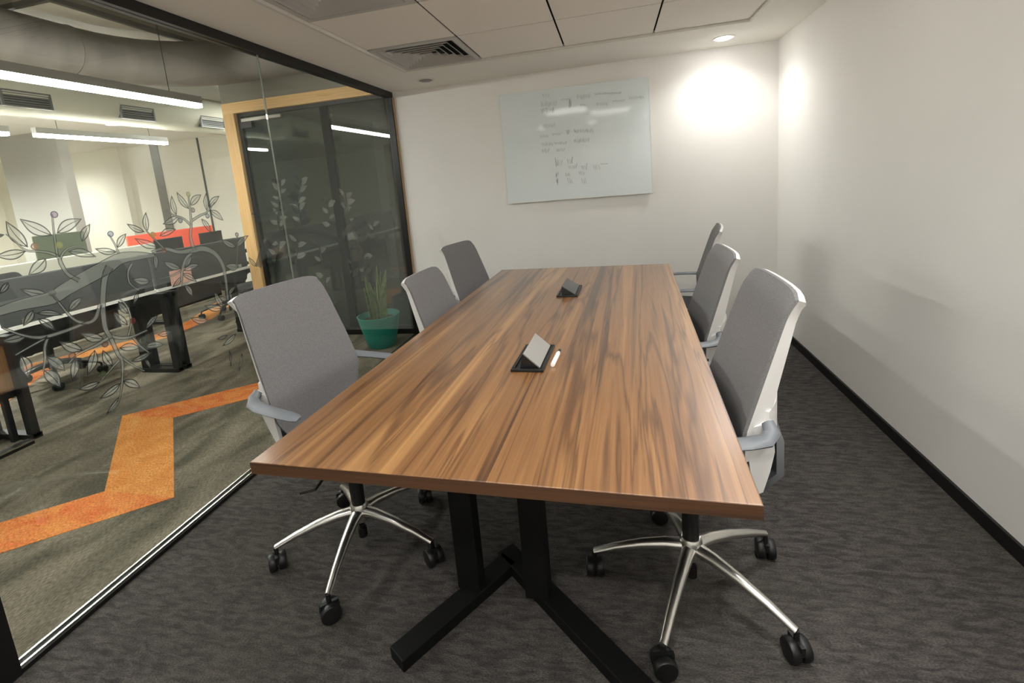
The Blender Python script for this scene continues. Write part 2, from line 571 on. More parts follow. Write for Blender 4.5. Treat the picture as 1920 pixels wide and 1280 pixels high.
dd = MB().box((-.02, -.945, .005), (.02, -.005, .06)).box((-.02, -.945, 2.18), (.02, -.005, 2.24)).box((-.02, -.945, .06), (.02, -.905, 2.18)).box((-.02, -.045, .06), (.02, -.005, 2.18))
dd.build('door_frame', BLACKFRAME, d1)
MB().sweep([(.03, -.86, .8), (.05, -.86, .8), (.05, -.86, 1.3), (.03, -.86, 1.3)], (.01, .01), up=(0, 1, 0), n=8).build('door_handle', ALU, d1, smooth=True)
# gypsum above the partition, office side
struct(MB().box((-.06, YF, H + .02), (-.02, 0.06, 3.2)), 'wall_left_upper', BULK, 'grey bulkhead above the glass partition')

# ------------------------------------------------------------------ neighbouring dark room behind the wooden frame
PX = -1.79
wn = empty('wall_neighbour_room', (0, .05, 0), label='pine framed glass front of the dark room', kind='structure')
MB().box((PX, -.06, 0), (PX + .125, .06, 2.30)).build('pine_post', PINE, wn)
MB().box((PX, -.06, 2.30), (-.03, .06, 2.40)).build('pine_beam', PINEX, wn)
MB().box((PX + .125, -.025, 0), (-.03, .025, .085)).build('bottom_rail', BLACKFRAME, wn)
MB().box((PX + .125, -.02, 2.265), (-.03, .02, 2.30)).build('top_rail', BLACKFRAME, wn)
MB().box((PX + .125, -.02, .085), (PX + .165, .02, 2.265)).build('frame_stile', BLACKFRAME, wn)
MB().box((-.745, -.025, .085), (-.665, .025, 2.265)).build('mullion', mat('dark_mullion', (10, 10, 10), .8, spec=.08), wn)
MB().box((PX + .17, -.006, .09), (-.747, .006, 2.26)).build('glass_pane', TINT, wn)
MB().box((-.663, -.006, .09), (-.035, .006, 2.26)).build('glass_pane', TINT, wn)
MB().box((PX + .175, -.05, 2.15), (PX + .30, -.008, 2.21)).build('door_closer', mat('closer_black', (30, 31, 31), .4), wn)
MB().box((PX + .172, -.03, 2.215), (PX + .62, -.008, 2.245)).build('closer_arm', ALU, wn)
MB().lathe([(.0, 0), (.022, 0), (.022, .02), (.0, .02)], 20, M=Matrix.Translation((PX + .21, -.006, 1.02)) @ Matrix.Rotation(R(90), 4, 'X')).build('lock', ALU, wn)
struct(MB().box((PX, .0, 2.40), (-.03, .12, 3.2)), 'wall_neighbour_upper', BULK, 'grey bulkhead above the pine beam')
nb = MB().box((PX, .12, 0), (PX + .08, 3.0, 3.2)).box((PX, 2.9, 0), (.1, 3.0, 3.2)).box((PX, .12, 2.5), (0, 3.0, 2.6)).box((-.02, .12, 0), (.0, 3.0, 2.6))
struct(nb, 'wall_neighbour_inner', DROOM, 'grey walls inside the dark room')
MB().box((-1.35, 2.5, 0), (-1.0, 2.88, 2.1)).build('dark_cupboard', DROOMD)
tag(bpy.data.objects['dark_cupboard'], 'tall dark cupboard at the end of the dark room', 'cupboard')
MB().box((-1.34, 2.485, .04), (-1.01, 2.5, 2.06)).build('door', DROOMD, bpy.data.objects['dark_cupboard'])

struct(MB().box((PX + .08, .12, -.001), (-.02, 2.9, .004)), 'floor_neighbour', CARPET, 'dark carpet inside the dark room')
# ------------------------------------------------------------------ open office shell
struct(MB().box((-10, -9, -.05), (-.02, 3.2, 0)).box((-.02, 0, -.05), (0, 3.0, 0)), 'floor_office', OCARPET, 'grey green streaked office carpet')
of = bpy.data.objects['floor_office']
struct(MB().box((-10, -9, 3.2), (-.02, 3.2, 3.3)), 'ceiling_office', SLAB, 'bare concrete slab over the open office')
struct(MB().box((-10, 3.05, 0), (PX, 3.2, 3.2)), 'wall_office_back', OWALL, 'white wall at the end of the open office')
struct(MB().box((-10.1, -9, 0), (-10, 3.2, 3.2)), 'wall_office_left', OWALL, 'far white side wall of the office')
struct(MB().box((-10, -9.1, 0), (-.02, -9, 3.2)), 'wall_office_front', OWALL, 'white wall at the other end of the office')
struct(MB().box((-.02, -9, 0), (.0, YF - .1, 3.2)), 'wall_office_right', OWALL, 'white wall beyond the meeting room')
# lower gypsum ceiling over the far side
struct(MB().box((-10, -9, 2.62), (-3.7, 3.05, 2.68)).box((-3.76, -9, 2.62), (-3.7, 3.05, 3.2)), 'ceiling_dropped', CEIL, 'dropped white ceiling over the far side of the office')
# shallow piers and a door line on the end wall
struct(MB().box((-7.3, 2.93, 0), (-6.75, 3.05, 2.62)), 'trim_2', OWALL, 'white pier on the end wall')
struct(MB().box((-6.15, 3.03, 0), (-5.98, 3.05, 2.62)), 'trim_3', mat('grey_joint', (120, 116, 106), .7), 'grey strip on the end wall')
struct(MB().box((-5.13, 3.035, 0), (-5.10, 3.05, 2.62)), 'trim_4', mat('dark_joint', (84, 82, 76), .7), 'thin dark joint on the end wall')
cl = MB().box((-6.45, 1.0, 0), (-5.39, 1.14, 2.62))
struct(cl, 'wall_column', OGREY, 'broad grey structural column in the office')


# orange zigzag laid into the office carpet
def stripe(pts, wd, name, mats):
    P = [Vector((x, y)) for x, y in pts]
    L = []; Rr = []
    for i, p in enumerate(P):
        d0 = (P[i] - P[i - 1]).normalized() if i else None
        d1_ = (P[i + 1] - P[i]).normalized() if i < len(P) - 1 else None
        d = (d0 + d1_).normalized() if d0 and d1_ else (d0 or d1_)
        n = Vector((-d.y, d.x))
        k = 1.0
        if d0 and d1_:
            k = 1 / max(.35, n.dot(Vector((-d0.y, d0.x))))
        L.append(p + n * wd / 2 * k); Rr.append(p - n * wd / 2 * k)
    for i in range(len(P) - 1):
        m = MB().prism([L[i + 1], L[i], Rr[i], Rr[i + 1]], -.002, .0015)
        m.build(name, mats[i % len(mats)], of)


stripe([(-2.2, -3.95), (-.50, -2.47), (-1.33, -1.71), (-.27, -.80)], .30, 'orange_carpet_strip', [ORANGE2, ORANGE1, ORANGE2])
stripe([(-3.0, -1.7), (-3.75, -.75), (-3.2, .1), (-3.3, .7), (-3.8, 1.7)], .30, 'orange_carpet_strip', [ORANGE2, ORANGE1])

# ------------------------------------------------------------------ ceiling services of the office
def tube_path(path, r, n=20):
    return MB().sweep(path, (r, r), up=(0, 0, 1), n=n)


dpath = [(-2.05, y, 2.67) for y in (-7.5, -4, -2, -1.1)]
for k in range(1, 9):
    a = k / 8 * math.pi / 2
    dpath.append((-2.05 + .75 * (1 - math.cos(a)), -1.1 + .75 * math.sin(a), 2.67))
dpath += [(-.9, -.35, 2.67), (-.08, -.35, 2.67)]
dm = tube_path(dpath, .186).build('air_duct', DUCT, smooth=True)
tag(dm, 'large grey insulated air duct bending under the concrete slab', 'duct')
for y in (-1.7, -1.15):
    MB().rings([[(-2.05 + .192 * math.cos(t * math.pi / 10), y + dy, 2.67 + .192 * math.sin(t * math.pi / 10)) for t in range(20)] for dy in (-.012, .012)], True).build('duct_band', mat('duct_band_grey', (112, 108, 98), .6), dm, smooth=True)

gd = tube_path([(-3.2, y, 2.58) for y in (-7, -3, 0, 2.9)], .22, 24).build('spiral_duct', DUCTB, smooth=True)
tag(gd, 'cream round spiral duct carrying slotted grilles', 'duct')
for y in (-3.85, -2.85, -1.85, -.85, .16, 1.16, 2.16):
    g = MB()
    x0 = -3.005
    g.box((x0, y - .19, 2.40), (x0 + .02, y + .19, 2.415)).box((x0, y - .19, 2.525), (x0 + .02, y + .19, 2.54)).box((x0, y - .19, 2.415), (x0 + .02, y - .172, 2.525)).box((x0, y + .172, 2.415), (x0 + .02, y + .19, 2.525))
    go = g.build('grille', GRILL, gd)
    MB().box((x0 - .08, y - .175, 2.412), (x0 + .004, y + .175, 2.528)).build('grille_back', GRILLD, go)
    for k in range(5):
        MB().box((x0 + .004, y - .172, 2.425 + k * .021), (x0 + .016, y + .172, 2.434 + k * .021)).build('slat', GRILL, go)

fc = MB().box((-2.2, -1.42, 2.90), (-1.75, -.12, 3.19)).build('fan_coil_unit', mat('cream_casing', (176, 168, 148), .6))
tag(fc, 'pale boxed fan coil unit hung under the slab above the big duct', 'air conditioner')
MB().box((-1.75, -1.45, 2.885), (-1.715, -.09, 2.92)).build('edge_rail', mat('dark_rail', (62, 58, 50), .6), fc)
MB().box((-2.2, -1.45, 2.885), (-1.75, -1.42, 2.92)).build('edge_rail', mat('dark_rail2', (62, 58, 50), .6), fc)
MB().sweep([(-1.98 + .03 * math.cos(t * math.pi / 8), -.40, 2.862 + .035 * math.sin(t * math.pi / 8)) for t in range(16)], (.006, .006), up=(0, 1, 0), n=6, closed=True).build('hanging_ring', ALU, fc, smooth=True)


def pendant(x, y0, y1, z, label, ztop=3.2):
    yc = (y0 + y1) / 2
    e = empty('linear_pendant', (x, yc, z), 0, label, 'pendant light', 'linear pendant lights of the office')
    h = (y1 - y0) / 2
    MB().box((-.03, -h, .03), (.03, h, .085)).build('housing', mat('pendant_housing', (170, 168, 162), .4), e)
    MB().box((-.028, -h + .005, 0), (.028, h - .005, .03)).build('diffuser', emis('pendant_diffuser', PEND_COL, PENDANT_E), e)
    for s_ in (-1, 1):
        MB().sweep([(0, s_ * h * .7, .085), (0, s_ * h * .7, ztop - z)], (.0025, .0025), up=(1, 0, 0), n=6).build('wire', GRILLD, e)
    return e


pendant(-1.25, -2.55, -.84, 2.2, 'long lit linear pendant hanging closest to the glass partition')
pendant(-1.25, -4.6, -2.75, 2.2, 'long lit linear pendant continuing the row along the glass partition')
pendant(-3.30, -.65, .72, 2.2, 'lit linear pendant hanging under the cream spiral duct near the red screen', 2.37)
pendant(-3.34, -2.4, -.83, 2.2, 'lit linear pendant hanging under the spiral duct beyond the brown cabinet', 2.37)
pendant(-5.6, -2.6, -.9, 2.25, 'lit linear pendant over the far side of the office')
pendant(-2.5, 1.1, 2.7, 2.4, 'unseen linear pendant added to light the white end wall past the dark room')  # hidden by the dark room, added to brighten the end wall
for (x_, y_, lb) in ((-5.0, -.9, 'unseen fill downlight added in the dropped ceiling beyond the far bench row'), (-7.6, -.6, 'unseen fill downlight added in the dropped ceiling near the far side wall'), (-7.9, 1.9, 'unseen fill downlight added in the dropped ceiling behind the grey column')):
    e = empty('downlight', (x_, y_, 2.62), 0, lb, 'ceiling light')  # hidden downlight added to brighten the far office wall
    MB().lathe([(.085, -.004), (.1, -.004), (.1, 0), (.085, 0)], 24).build('trim_ring', TRIMW, e)
    MB().lathe([(.0005, -.0005), (.085, -.0005), (.085, -.004), (.0005, -.004)], 24).build('lens', emis('office_downlight_lens', PEND_COL, 12), e)
    ld = bpy.data.lights.new('downlight_lamp', 'SPOT'); ld.energy = 110 if y_ > 1 else 380; ld.color = PEND_COL; ld.spot_size = R(160); ld.spot_blend = .8; ld.shadow_soft_size = .08
    lo = bpy.data.objects.new('downlight_lamp', ld); COL.objects.link(lo); lo.parent = e; lo.location = (0, 0, -.02)
p = on(2, 2.62, 213, 233)
e = empty('downlight', (p.x, p.y, 2.62), 0, 'small round lit downlight in the dropped office ceiling', 'ceiling light')
MB().lathe([(.085, -.004), (.1, -.004), (.1, 0), (.085, 0)], 24).build('trim_ring', TRIMW, e)
MB().lathe([(.0005, -.0005), (.085, -.0005), (.085, -.004), (.0005, -.004)], 24).build('lens', emis('office_downlight_lens', PEND_COL, 12), e)

# ------------------------------------------------------------------ desks of the open office
def desk(y0, y1, label, xn=-2.0, depth=.68):
    e = empty('bench_desk', (xn, (y0 + y1) / 2, 0), 0, label, 'desk', 'bench desks in the open office')
    h = (y1 - y0) / 2
    MB().box((-depth, -h, .715), (0, h, .74)).build('tabletop', DESKW, e)
    MB().box((-.06, -h + .02, .655), (-.02, h - .02, .715)).build('apron_rail', MON, e)
    MB().box((-depth + .02, -h + .02, .655), (-depth + .06, h - .02, .715)).build('apron_rail', MON, e)
    MB().box((-.40, -h + .08, .44), (-.36, h - .08, .655)).build('modesty_panel', MON, e)
    for s_ in (-1, 1):
        y = s_ * (h - .03)
        m = MB().sweep([(.10, y, .0125), (.10, y, .70)], (.03, .02), up=(0, 1, 0))
        m.sweep([(-.24, y, .0), (-.24, y, .70)], (.03, .02), up=(0, 1, 0))
        m.box((-.27, y - .03, 0), (.13, y + .03, .035)).box((-.27, y - .03, .67), (.13, y + .03, .715))
        m.build('loop_leg', MON, e)
    return e


def desk_screen(x, y0, y1, z0, z1, m, label, group=None):
    e = empty('desk_screen', (x, (y0 + y1) / 2, z0), 0, label, 'screen', group)
    h = (y1 - y0) / 2
    o = MB().box((-.015, -h, 0), (.015, h, z1 - z0)).build('fabric_panel', m, e, bevel=.01)
    MB().box((-.02, -h + .1, -.0), (.02, -h + .16, .04)).build('clamp', ALU, e)
    MB().box((-.02, h - .16, -.0), (.02, h - .1, .04)).build('clamp', ALU, e)
    return e


desk(-2.05, -.89, 'white topped bench desk on black loop legs before the brown cabinet gap')
desk(-.87, .24, 'white topped bench desk on black loop legs close to the pine post')
desk(-3.9, -2.46, 'white topped bench desk on black loop legs beyond the brown cabinet')
G = 'charcoal desk screens along the near bench desks'
desk_screen(-2.022, -1.97, -.89, .74, 1.06, SCREENG, 'charcoal fabric desk screen on the desk between the loop legs', G)
desk_screen(-2.022, -.875, .22, .74, 1.06, SCREENG, 'charcoal fabric desk screen next to the pine post', G)
desk_screen(-2.022, -3.85, -2.47, .74, 1.06, SCREENG, 'charcoal fabric desk screen on the desk beyond the brown cabinet', G)
# far bench row
desk(-1.2, .6, 'white topped bench desk of the far row with a tall monitor', -3.75)
desk(.62, 2.3, 'white topped bench desk of the far row behind the red screen', -3.75)
desk_screen(-3.6, -1.15, .55, .74, 1.04, mat('white_fabric_screen', (206, 206, 190), .8), 'pale fabric desk screen on the far bench row')
desk_screen(-4.25, .75, 2.12, .74, 1.13, REDS, 'bright red fabric desk screen standing on the far bench row')


def monitor(x, y, z, wd, ht, label, m=MON, yaw=0., group=None):
    e = empty('monitor', (x, y, z), yaw, label, 'monitor', group)
    MB().box((-.08, -.11, 0), (.08, .11, .012)).build('stand_base', MON, e, bevel=.004)
    MB().box((-.02, -.025, .012), (.005, .025, .18)).build('stand_neck', MON, e)
    b = MB().box((.005, -wd / 2, .11), (.03, wd / 2, .11 + ht)).build('display', m, e, bevel=.006)
    return e


monitor(-4.02, -.17, .74, .50, .42, 'dark monitor with a greenish back on the far bench row', mat('greenish_monitor_back', (70, 78, 60), .5))
monitor(-3.95, 1.05, .74, .42, .20, 'low dark monitor standing before the red screen', MON, 0, 'monitors before the red screen')
monitor(-3.95, 1.75, .74, .40, .20, 'second dark monitor before the red screen close to its outer end', MON, 0, 'monitors before the red screen')
pk = MB().box((-.008, -.11, 0), (.0, .11, .13)).box((.0, -.08, 0), (.006, .06, .09)).build('paper_stand', PINK, loc=(-1.996, -.62, .74))
tag(pk, 'pink paper cards leaning on the charcoal desk screen', 'paper')

cb = empty('pedestal_cabinet', (-1.97, -2.17, 0), 0, 'brown wooden cabinet standing between the bench desks by a black loop leg', 'cabinet')
MB().box((-.22, -.18, .34), (0, .18, .65)).build('body', BROWN, cb)
MB().box((0, -.17, .36), (.018, .17, .64)).build('door', BROWN, cb)
MB().box((.018, -.14, .52), (.03, -.12, .60)).build('handle', ALU, [c for c in cb.children if c.name.startswith('door')][0])
MB().box((-.22, -.18, .30), (.02, .18, .34)).build('plinth', MON, cb)
for yy in (-.17, .085):
    MB().box((-.20, yy, 0), (-.17, yy + .03, .30)).box((-.04, yy, 0), (-.01, yy + .03, .30)).build('leg', MON, cb)
fb = MB().box((-1.862, -3.5, 0), (-1.805, -2.08, .03)).build('cable_duct', MON)
tag(fb, 'black floor cable duct running along the bench desks', 'cable duct')
MB().box((-1.806, -3.5, .022), (-1.80, -2.08, .031)).build('bright_edge', ALU, fb)

# ------------------------------------------------------------------ office chairs
LZ = []   # names of parts above the gas spring


def back_profile(v):
    """v 0..1 up the back -> half width, x, z"""
    z = .47 + v * .58
    pts = [(0, .12), (.08, .168), (.2, .210), (.33, .226), (.55, .219), (.8, .206), (1, .194)]
    hw = np.interp(v, [a for a, b in pts], [b for a, b in pts])
    px = [(0, -.130), (.15, -.132), (.35, -.128), (.6, -.172), (.85, -.218), (.93, -.232), (1, -.255)]
    x = np.interp(v, [a for a, b in px], [b for a, b in px])
    return hw, x, z


def back_pt(u, v, off=0.):
    hw, x, z = back_profile(v)
    # rounded top corners
    z -= .016 * abs(u) ** 10 * max(0, (v - .85) / .15)
    wrap = .028 * (abs(u) ** 2.2) * (1 - .5 * v)
    return Vector((x + wrap - off, u * hw, z))


def make_chair(mesh_m, frame_m, arm_m, seat_m, base_m, name='office_chair'):
    e = empty(name)
    up = []
    # star base
    for k in range(5):
        a = R(72 * k)
        c, s_ = math.cos(a), math.sin(a)
        path = [(r * c, r * s_, z) for r, z in ((.02, .165), (.08, .163), (.16, .148), (.25, .122), (.325, .094))]
        half = [(.024, .022), (.021, .02), (.018, .017), (.015, .013), (.012, .009)]
        leg = MB().sweep(path, half, n=10).build('base_leg', base_m, e, smooth=True)
        cx_, cy_ = .325 * c, .325 * s_
        cs = MB()
        tw = R(72 * k + 55 + 23 * k)
        M = Matrix.Translation((cx_, cy_, .0335)) @ Matrix.Rotation(tw, 4, 'Z') @ Matrix.Rotation(R(90), 4, 'X')
        for z0, z1 in ((-.031, -.003), (.003, .031)):
            cs.lathe([(.022, z0), (.031, z0 + .002), (.0335, z0 + .006), (.0335, z1 - .004), (.031, z1 - .001), (.022, z1)], 20, M=M)
        cs.lathe([(.012, -.028), (.012, .028)], 10, M=M)
        cs.lathe([(.008, .03), (.008, .095)], 10, c=(cx_, cy_, 0))
        M2 = Matrix.Translation((cx_, cy_, .036)) @ Matrix.Rotation(tw, 4, 'Z')
        cs.box((-.03, -.006, 0), (.03, .006, .03), 0, M2)
        cs.build('caster', MECH, leg, smooth=True)
    MB().lathe([(.001, .128), (.034, .128), (.036, .14), (.036, .19), (.03, .20), (.001, .20)], 20).build('base_hub', base_m, e, smooth=True)
    MB().lathe([(.001, .05), (.017, .05), (.017, .09), (.012, .09), (.012, .128), (.001, .128)], 14).build('spring_foot', MECH, e, smooth=True)
    MB().lathe([(.001, .19), (.027, .19), (.027, .33), (.017, .335), (.017, .44), (.001, .44)], 18).build('gas_column', MECH, e, smooth=True)
    # seat mechanism
    up.append(MB().box((-.13, -.08, .385), (.10, .08, .43)).box((-.09, -.10, .425), (.15, .10, .45)).build('mechanism', MECH, e, bevel=.008))
    up.append(MB().sweep([(.04, -.05, .40), (.04, -.16, .395), (.045, -.23, .375), (.0, -.255, .37)], (.005, .005), n=8).build('lever', MECH, e, smooth=True))
    # seat cushion
    sm = MB()
    rs = []
    N = 32
    for sc, z in ((.86, .448), (.97, .452), (1.0, .468), (1.0, .492), (.96, .508), (.80, .516)):
        ring = []
        for i in range(N):
            t = 2 * math.pi * i / N
            cx_, sy = math.cos(t), math.sin(t)
            px = .235 * math.copysign(abs(cx_) ** .45, cx_)
            py = .235 * math.copysign(abs(sy) ** .45, sy)
            zz = z - (.02 * ((px - .1) / .135) ** 2 if px > .1 else 0)
            ring.append((px * sc + .075, py * sc, zz))
        rs.append(ring)
    sm.rings(rs)
    up.append(sm.build('seat', seat_m, e, smooth=True))
    # backrest mesh panel
    NU, NV = 16, 24
    bm_ = MB()
    front = [[back_pt(-1 + 2 * i / NU, j / NV) for i in range(NU + 1)] for j in range(NV + 1)]
    backs = [[back_pt(-1 + 2 * i / NU, j / NV, .010) for i in range(NU + 1)] for j in range(NV + 1)]
    vs = [p for r in front for p in r] + [p for r in backs for p in r]
    n1 = (NU + 1) * (NV + 1)
    fs = []
    for j in range(NV):
        for i in range(NU):
            a = j * (NU + 1) + i
            q = (a, a + 1, a + NU + 2, a + NU + 1)
            fs.append(q); fs.append(tuple(n1 + t for t in reversed(q)))
    bd = [i for i in range(NU + 1)] + [(j + 1) * (NU + 1) + NU for j in range(NV)] + [NV * (NU + 1) + i for i in reversed(range(NU))] + [j * (NU + 1) for j in reversed(range(1, NV))]
    for k in range(len(bd)):
        a, b = bd[k], bd[(k + 1) % len(bd)]
        fs.append((a, n1 + a, n1 + b, b))
    bm_.add(vs, fs)
    up.append(bm_.build('backrest', mesh_m, e, smooth=True))
    # white frame: rails behind the panel edge, over the top
    path = [back_pt(-1.0, v / 20) for v in range(4, 21)]
    path += [back_pt(u, 1.0) for u in (-.9, -.7, -.35, 0, .35, .7, .9)]
    path += [back_pt(1.0, v / 20) for v in range(20, 3, -1)]
    fr = MB()
    rs = []
    k = len(path)
    for i, p in enumerate(path):
        j = min(i, k - 1 - i)
        dep = .052 - .024 * max(0., min(1., (j - 6) / 9))
        side = (i <= 15 or i >= k - 16)
        if not side: dep = .014
        t = (path[min(i + 1, k - 1)] - path[max(i - 1, 0)]).normalized()
        out = Vector((0, p.y, 0)).normalized() if (i <= 15 or i >= k - 16) else Vector((0, 0, 1))
        out = (out - t * out.dot(t)).normalized()
        bk = t.cross(out).normalized()
        if bk.x > 0: bk = -bk
        w_ = .007
        f0 = p - out * .004 + bk * .009
        inn = out * (.030 * dep / .052 if side else .004)
        rs.append([f0 - out * w_ * .6, f0 + out * w_ * .6, f0 + out * w_ * .6 + bk * dep - inn, f0 - out * w_ * .8 + bk * dep - inn])
    fr.rings(rs)
    # leaf shaped lower ends of the rails
    for sg in (-1, 1):
        def LP(x, y, z): return Vector((x, sg * y, z))
        outl = [(-.122, .216, .69), (-.124, .210, .62), (-.135, .196, .54), (-.152, .178, .47), (-.170, .180, .48), (-.184, .192, .55), (-.192, .206, .62), (-.184, .214, .71)]
        a_ = [LP(x, y, z) for x, y, z in outl]
        b_ = [LP(x, y - .014, z) for x, y, z in outl]
        n = len(outl)
        fr.add(a_ + b_, [tuple(range(n)), tuple(reversed(range(n, 2 * n)))] + [(i, (i + 1) % n, n + (i + 1) % n, n + i) for i in range(n)])
    up.append(fr.build('back_frame', frame_m, e, smooth=True))
    # lumbar yoke: a C shaped band bulging behind
    lp = []
    for t in np.linspace(-1, 1, 17):
        lp.append((-.172 - .06 * (1 - abs(t) ** 2.6), .204 * t, .70))
    up.append(MB().sweep(lp, [(.006, .035 + .02 * (1 - abs(t))) for t in np.linspace(-1, 1, 17)]).build('lumbar_yoke', frame_m, e, smooth=True))
    # spine bracket
    sp = [(-.215, 0, .69), (-.232, 0, .60), (-.226, 0, .51), (-.185, 0, .44), (-.12, 0, .41), (-.06, 0, .405)]
    hw = [.05, .12, .14, .11, .07, .06]
    up.append(MB().sweep(sp, [(b, .010) for b in hw], up=(1, 0, 0.3)).build('spine_bracket', arm_m if frame_m is MECH else GREYBRK, e, smooth=True))
    # arms
    for sg in (-1, 1):
        ap = [(-.172, .212, .708), (-.178, .232, .690), (-.158, .250, .678), (-.11, .260, .673), (-.05, .266, .671), (.02, .270, .668), (.055, .269, .664), (.07, .267, .660)]
        ah = [(.016, .016), (.020, .018), (.026, .013), (.028, .010), (.027, .009), (.026, .009), (.022, .008), (.012, .005)]
        up.append(MB().sweep([(x, sg * y, z) for x, y, z in ap], ah, n=10).build('armrest', arm_m, e, smooth=True))
    return e


UPPER = ('mechanism', 'lever', 'seat', 'backrest', 'back_frame', 'lumbar_yoke', 'spine_bracket', 'armrest')


def pose_chair(e, x, y, face, base, lift, label, group, cat='chair'):
    e.location = (x, y, 0)
    e.rotation_euler.z = R(base)
    for c in e.children:
        if c.name.split('.')[0] in UPPER:
            c.rotation_euler.z = R(face - base)
            c.location.z = lift
    tag(e, label, cat, group)


proto = make_chair(MESHG, MESHW, ARMG, SEATG, CHROME)
CH = [
    (.885, -2.665, -11, 63, .045, 'grey mesh chair on the glass side at the table end with the marker'),
    (1.155, -1.85, -4, 20, -.08, 'grey mesh white framed chair pushed in at the middle of the glass side'),
    (1.035, -.95, -15, 40, -.055, 'grey mesh white framed chair on the glass side nearest the whiteboard wall'),
    (2.138, -2.715, 180, 32, .02, 'grey mesh chair on the white wall side at the table end with the marker'),
    (2.19, -1.85, 181, 10, -.03, 'grey mesh white framed chair at the middle of the white wall side'),
    (2.365, -.80, 171, 21, -.045, 'grey mesh white framed chair on the white wall side nearest the whiteboard wall'),
]
GRP = 'grey mesh chairs around the meeting table'
chairs = [proto] + [copy_tree(proto) for _ in CH[1:]]
for c, (x, y, f_, b_, l_, lab) in zip(chairs, CH):
    pose_chair(c, x, y, f_, b_, l_, lab, GRP)

bproto = make_chair(OBLACK, MECH, MECH, OBLACK, MON)
BC = [(-2.3, .74, 250, 15, -.05, 'black office chair parked past the end of the bench desk by the pine post'),
      (-2.98, -1.15, 20, 40, -.05, 'black office chair behind the charcoal desk screen'),
      (-3.05, .95, 170, 5, -.05, 'black office chair in front of the red desk screen')]
bchairs = [bproto] + [copy_tree(bproto) for _ in BC[1:]]
for c, (x, y, f_, b_, l_, lab) in zip(bchairs, BC):
    pose_chair(c, x, y, f_, b_, l_, lab, 'black office chairs of the open office')

# ------------------------------------------------------------------ meeting table
TCX, TCY, TW, TL, TYAW = 1.6409, -2.0107, 1.2164, 2.5143, -.04102
TT = .033
tb = empty('meeting_table', (TCX, TCY, 0), TYAW, 'long walnut laminate meeting table on black steel feet', 'table')
MB().box((-TW / 2, -TL / 2, .75 - TT), (TW / 2, TL / 2, .75)).build('tabletop', WOODTOP, tb, bevel=.0015)
ed = MB()
e_ = .0012
ed.box((-TW / 2 - e_, -TL / 2 - e_, .75 - TT), (TW / 2 + e_, -TL / 2, .7485))
ed.box((-TW / 2 - e_, TL / 2, .75 - TT), (TW / 2 + e_, TL / 2 + e_, .7485))
ed.box((-TW / 2 - e_, -TL / 2, .75 - TT), (-TW / 2, TL / 2, .7485)).box((TW / 2, -TL / 2, .75 - TT), (TW / 2 + e_, TL / 2, .7485))
ed.build('edge_band', WOODEDGE, tb)
Mi = Matrix.Rotation(-TYAW, 4, 'Z') @ Matrix.Translation((-TCX, -TCY, 0))


def foot_set(mir):
    def T(x, y, z):
        q = Mi @ Vector((x, y, z))
        if mir: q = Vector((q.x, -q.y, q.z))
        return q
    # two foot bars meeting in a V, two columns
    MB().sweep([T(1.235, -3.105, .021), T(1.50, -2.70, .021)], (.036, .021)).build('foot_bar', TBASE, tb, bevel=.003)
    MB().sweep([T(2.02, -3.16, .021), T(1.475, -2.655, .021)], (.036, .021)).build('foot_bar', TBASE, tb, bevel=.003)
    for cx_, cy_ in ((1.392, -2.825), (1.632, -2.835)):
        a = T(cx_, cy_, 0)
        MB().box((a.x - .04, a.y - .03, .04), (a.x + .04, a.y + .03, .69)).build('column', TBASE, tb, bevel=.003)
    a = T(1.16, -2.83, 0); b = T(2.08, -2.87, 0)
    MB().box((min(a.x, b.x), a.y - .03, .685), (max(a.x, b.x), a.y + .03, .75 - TT)).build('top_bar', TBASE, tb)


foot_set(False)
foot_set(True)
MB().box((-.03, -.82, .685), (.03, .82, .75 - TT)).build('centre_beam', TBASE, tb)


def socket(cx_, cy_, ang, lid_w, lid_ang, label, lidm):
    e = empty('table_socket_box', (cx_, cy_, .75), TYAW, label, 'socket box', 'pop up socket boxes in the table top')
    hx, hy = .059, .128
    fr = MB()
    for a, b in (((-hx, -hy), (hx, -hy + .014)), ((-hx, hy - .014), (hx, hy)), ((-hx, -hy + .014), (-hx + .012, hy - .014)), ((hx - .012, -hy + .014), (hx, hy - .014))):
        fr.box((a[0], a[1], 0), (b[0], b[1], .010))
    fr.build('frame', SOCK, e, bevel=.002)
    MB().box((-hx + .012, -hy + .014, 0), (hx - .012, hy - .014, .005)).build('socket_tray', SOCK, e)
    for yy in (-.07, -.02, .03, .08):
        MB().lathe([(.001, .005), (.016, .005), (.016, .0075), (.001, .0075)], 16, c=(-.012, yy, 0)).build('outlet', MECH, e)
    M = Matrix.Translation((hx - .016, 0, .010)) @ Matrix.Rotation(R(lid_ang), 4, 'Y')
    MB().box((-lid_w, -hy + .018, -.002), (0, hy - .018, .002), 0, M).build('lid', lidm, e)
    for y in (-hy + .02, hy - .022):
        P = [M @ Vector((-lid_w, y, -.003)), M @ Vector((0, y, -.003)), Vector((-.03, y, .004)), ]
        q = [p_ + Vector((0, .003, 0)) for p_ in P]
        MB().add(P + q, [(0, 1, 2), (5, 4, 3), (0, 3, 4, 1), (1, 4, 5, 2), (2, 5, 3, 0)]).build('lid_side', SOCK, e)
    return e


socket(1.622, -2.53, 0, .076, 42, 'black table socket box with a raised grey lid beside the marker', LIDM)
socket(1.668, -1.50, 0, .085, 34, 'black table socket box with a glossy black lid nearest the whiteboard', mat('glossy_black_lid', (70, 72, 74), .15))

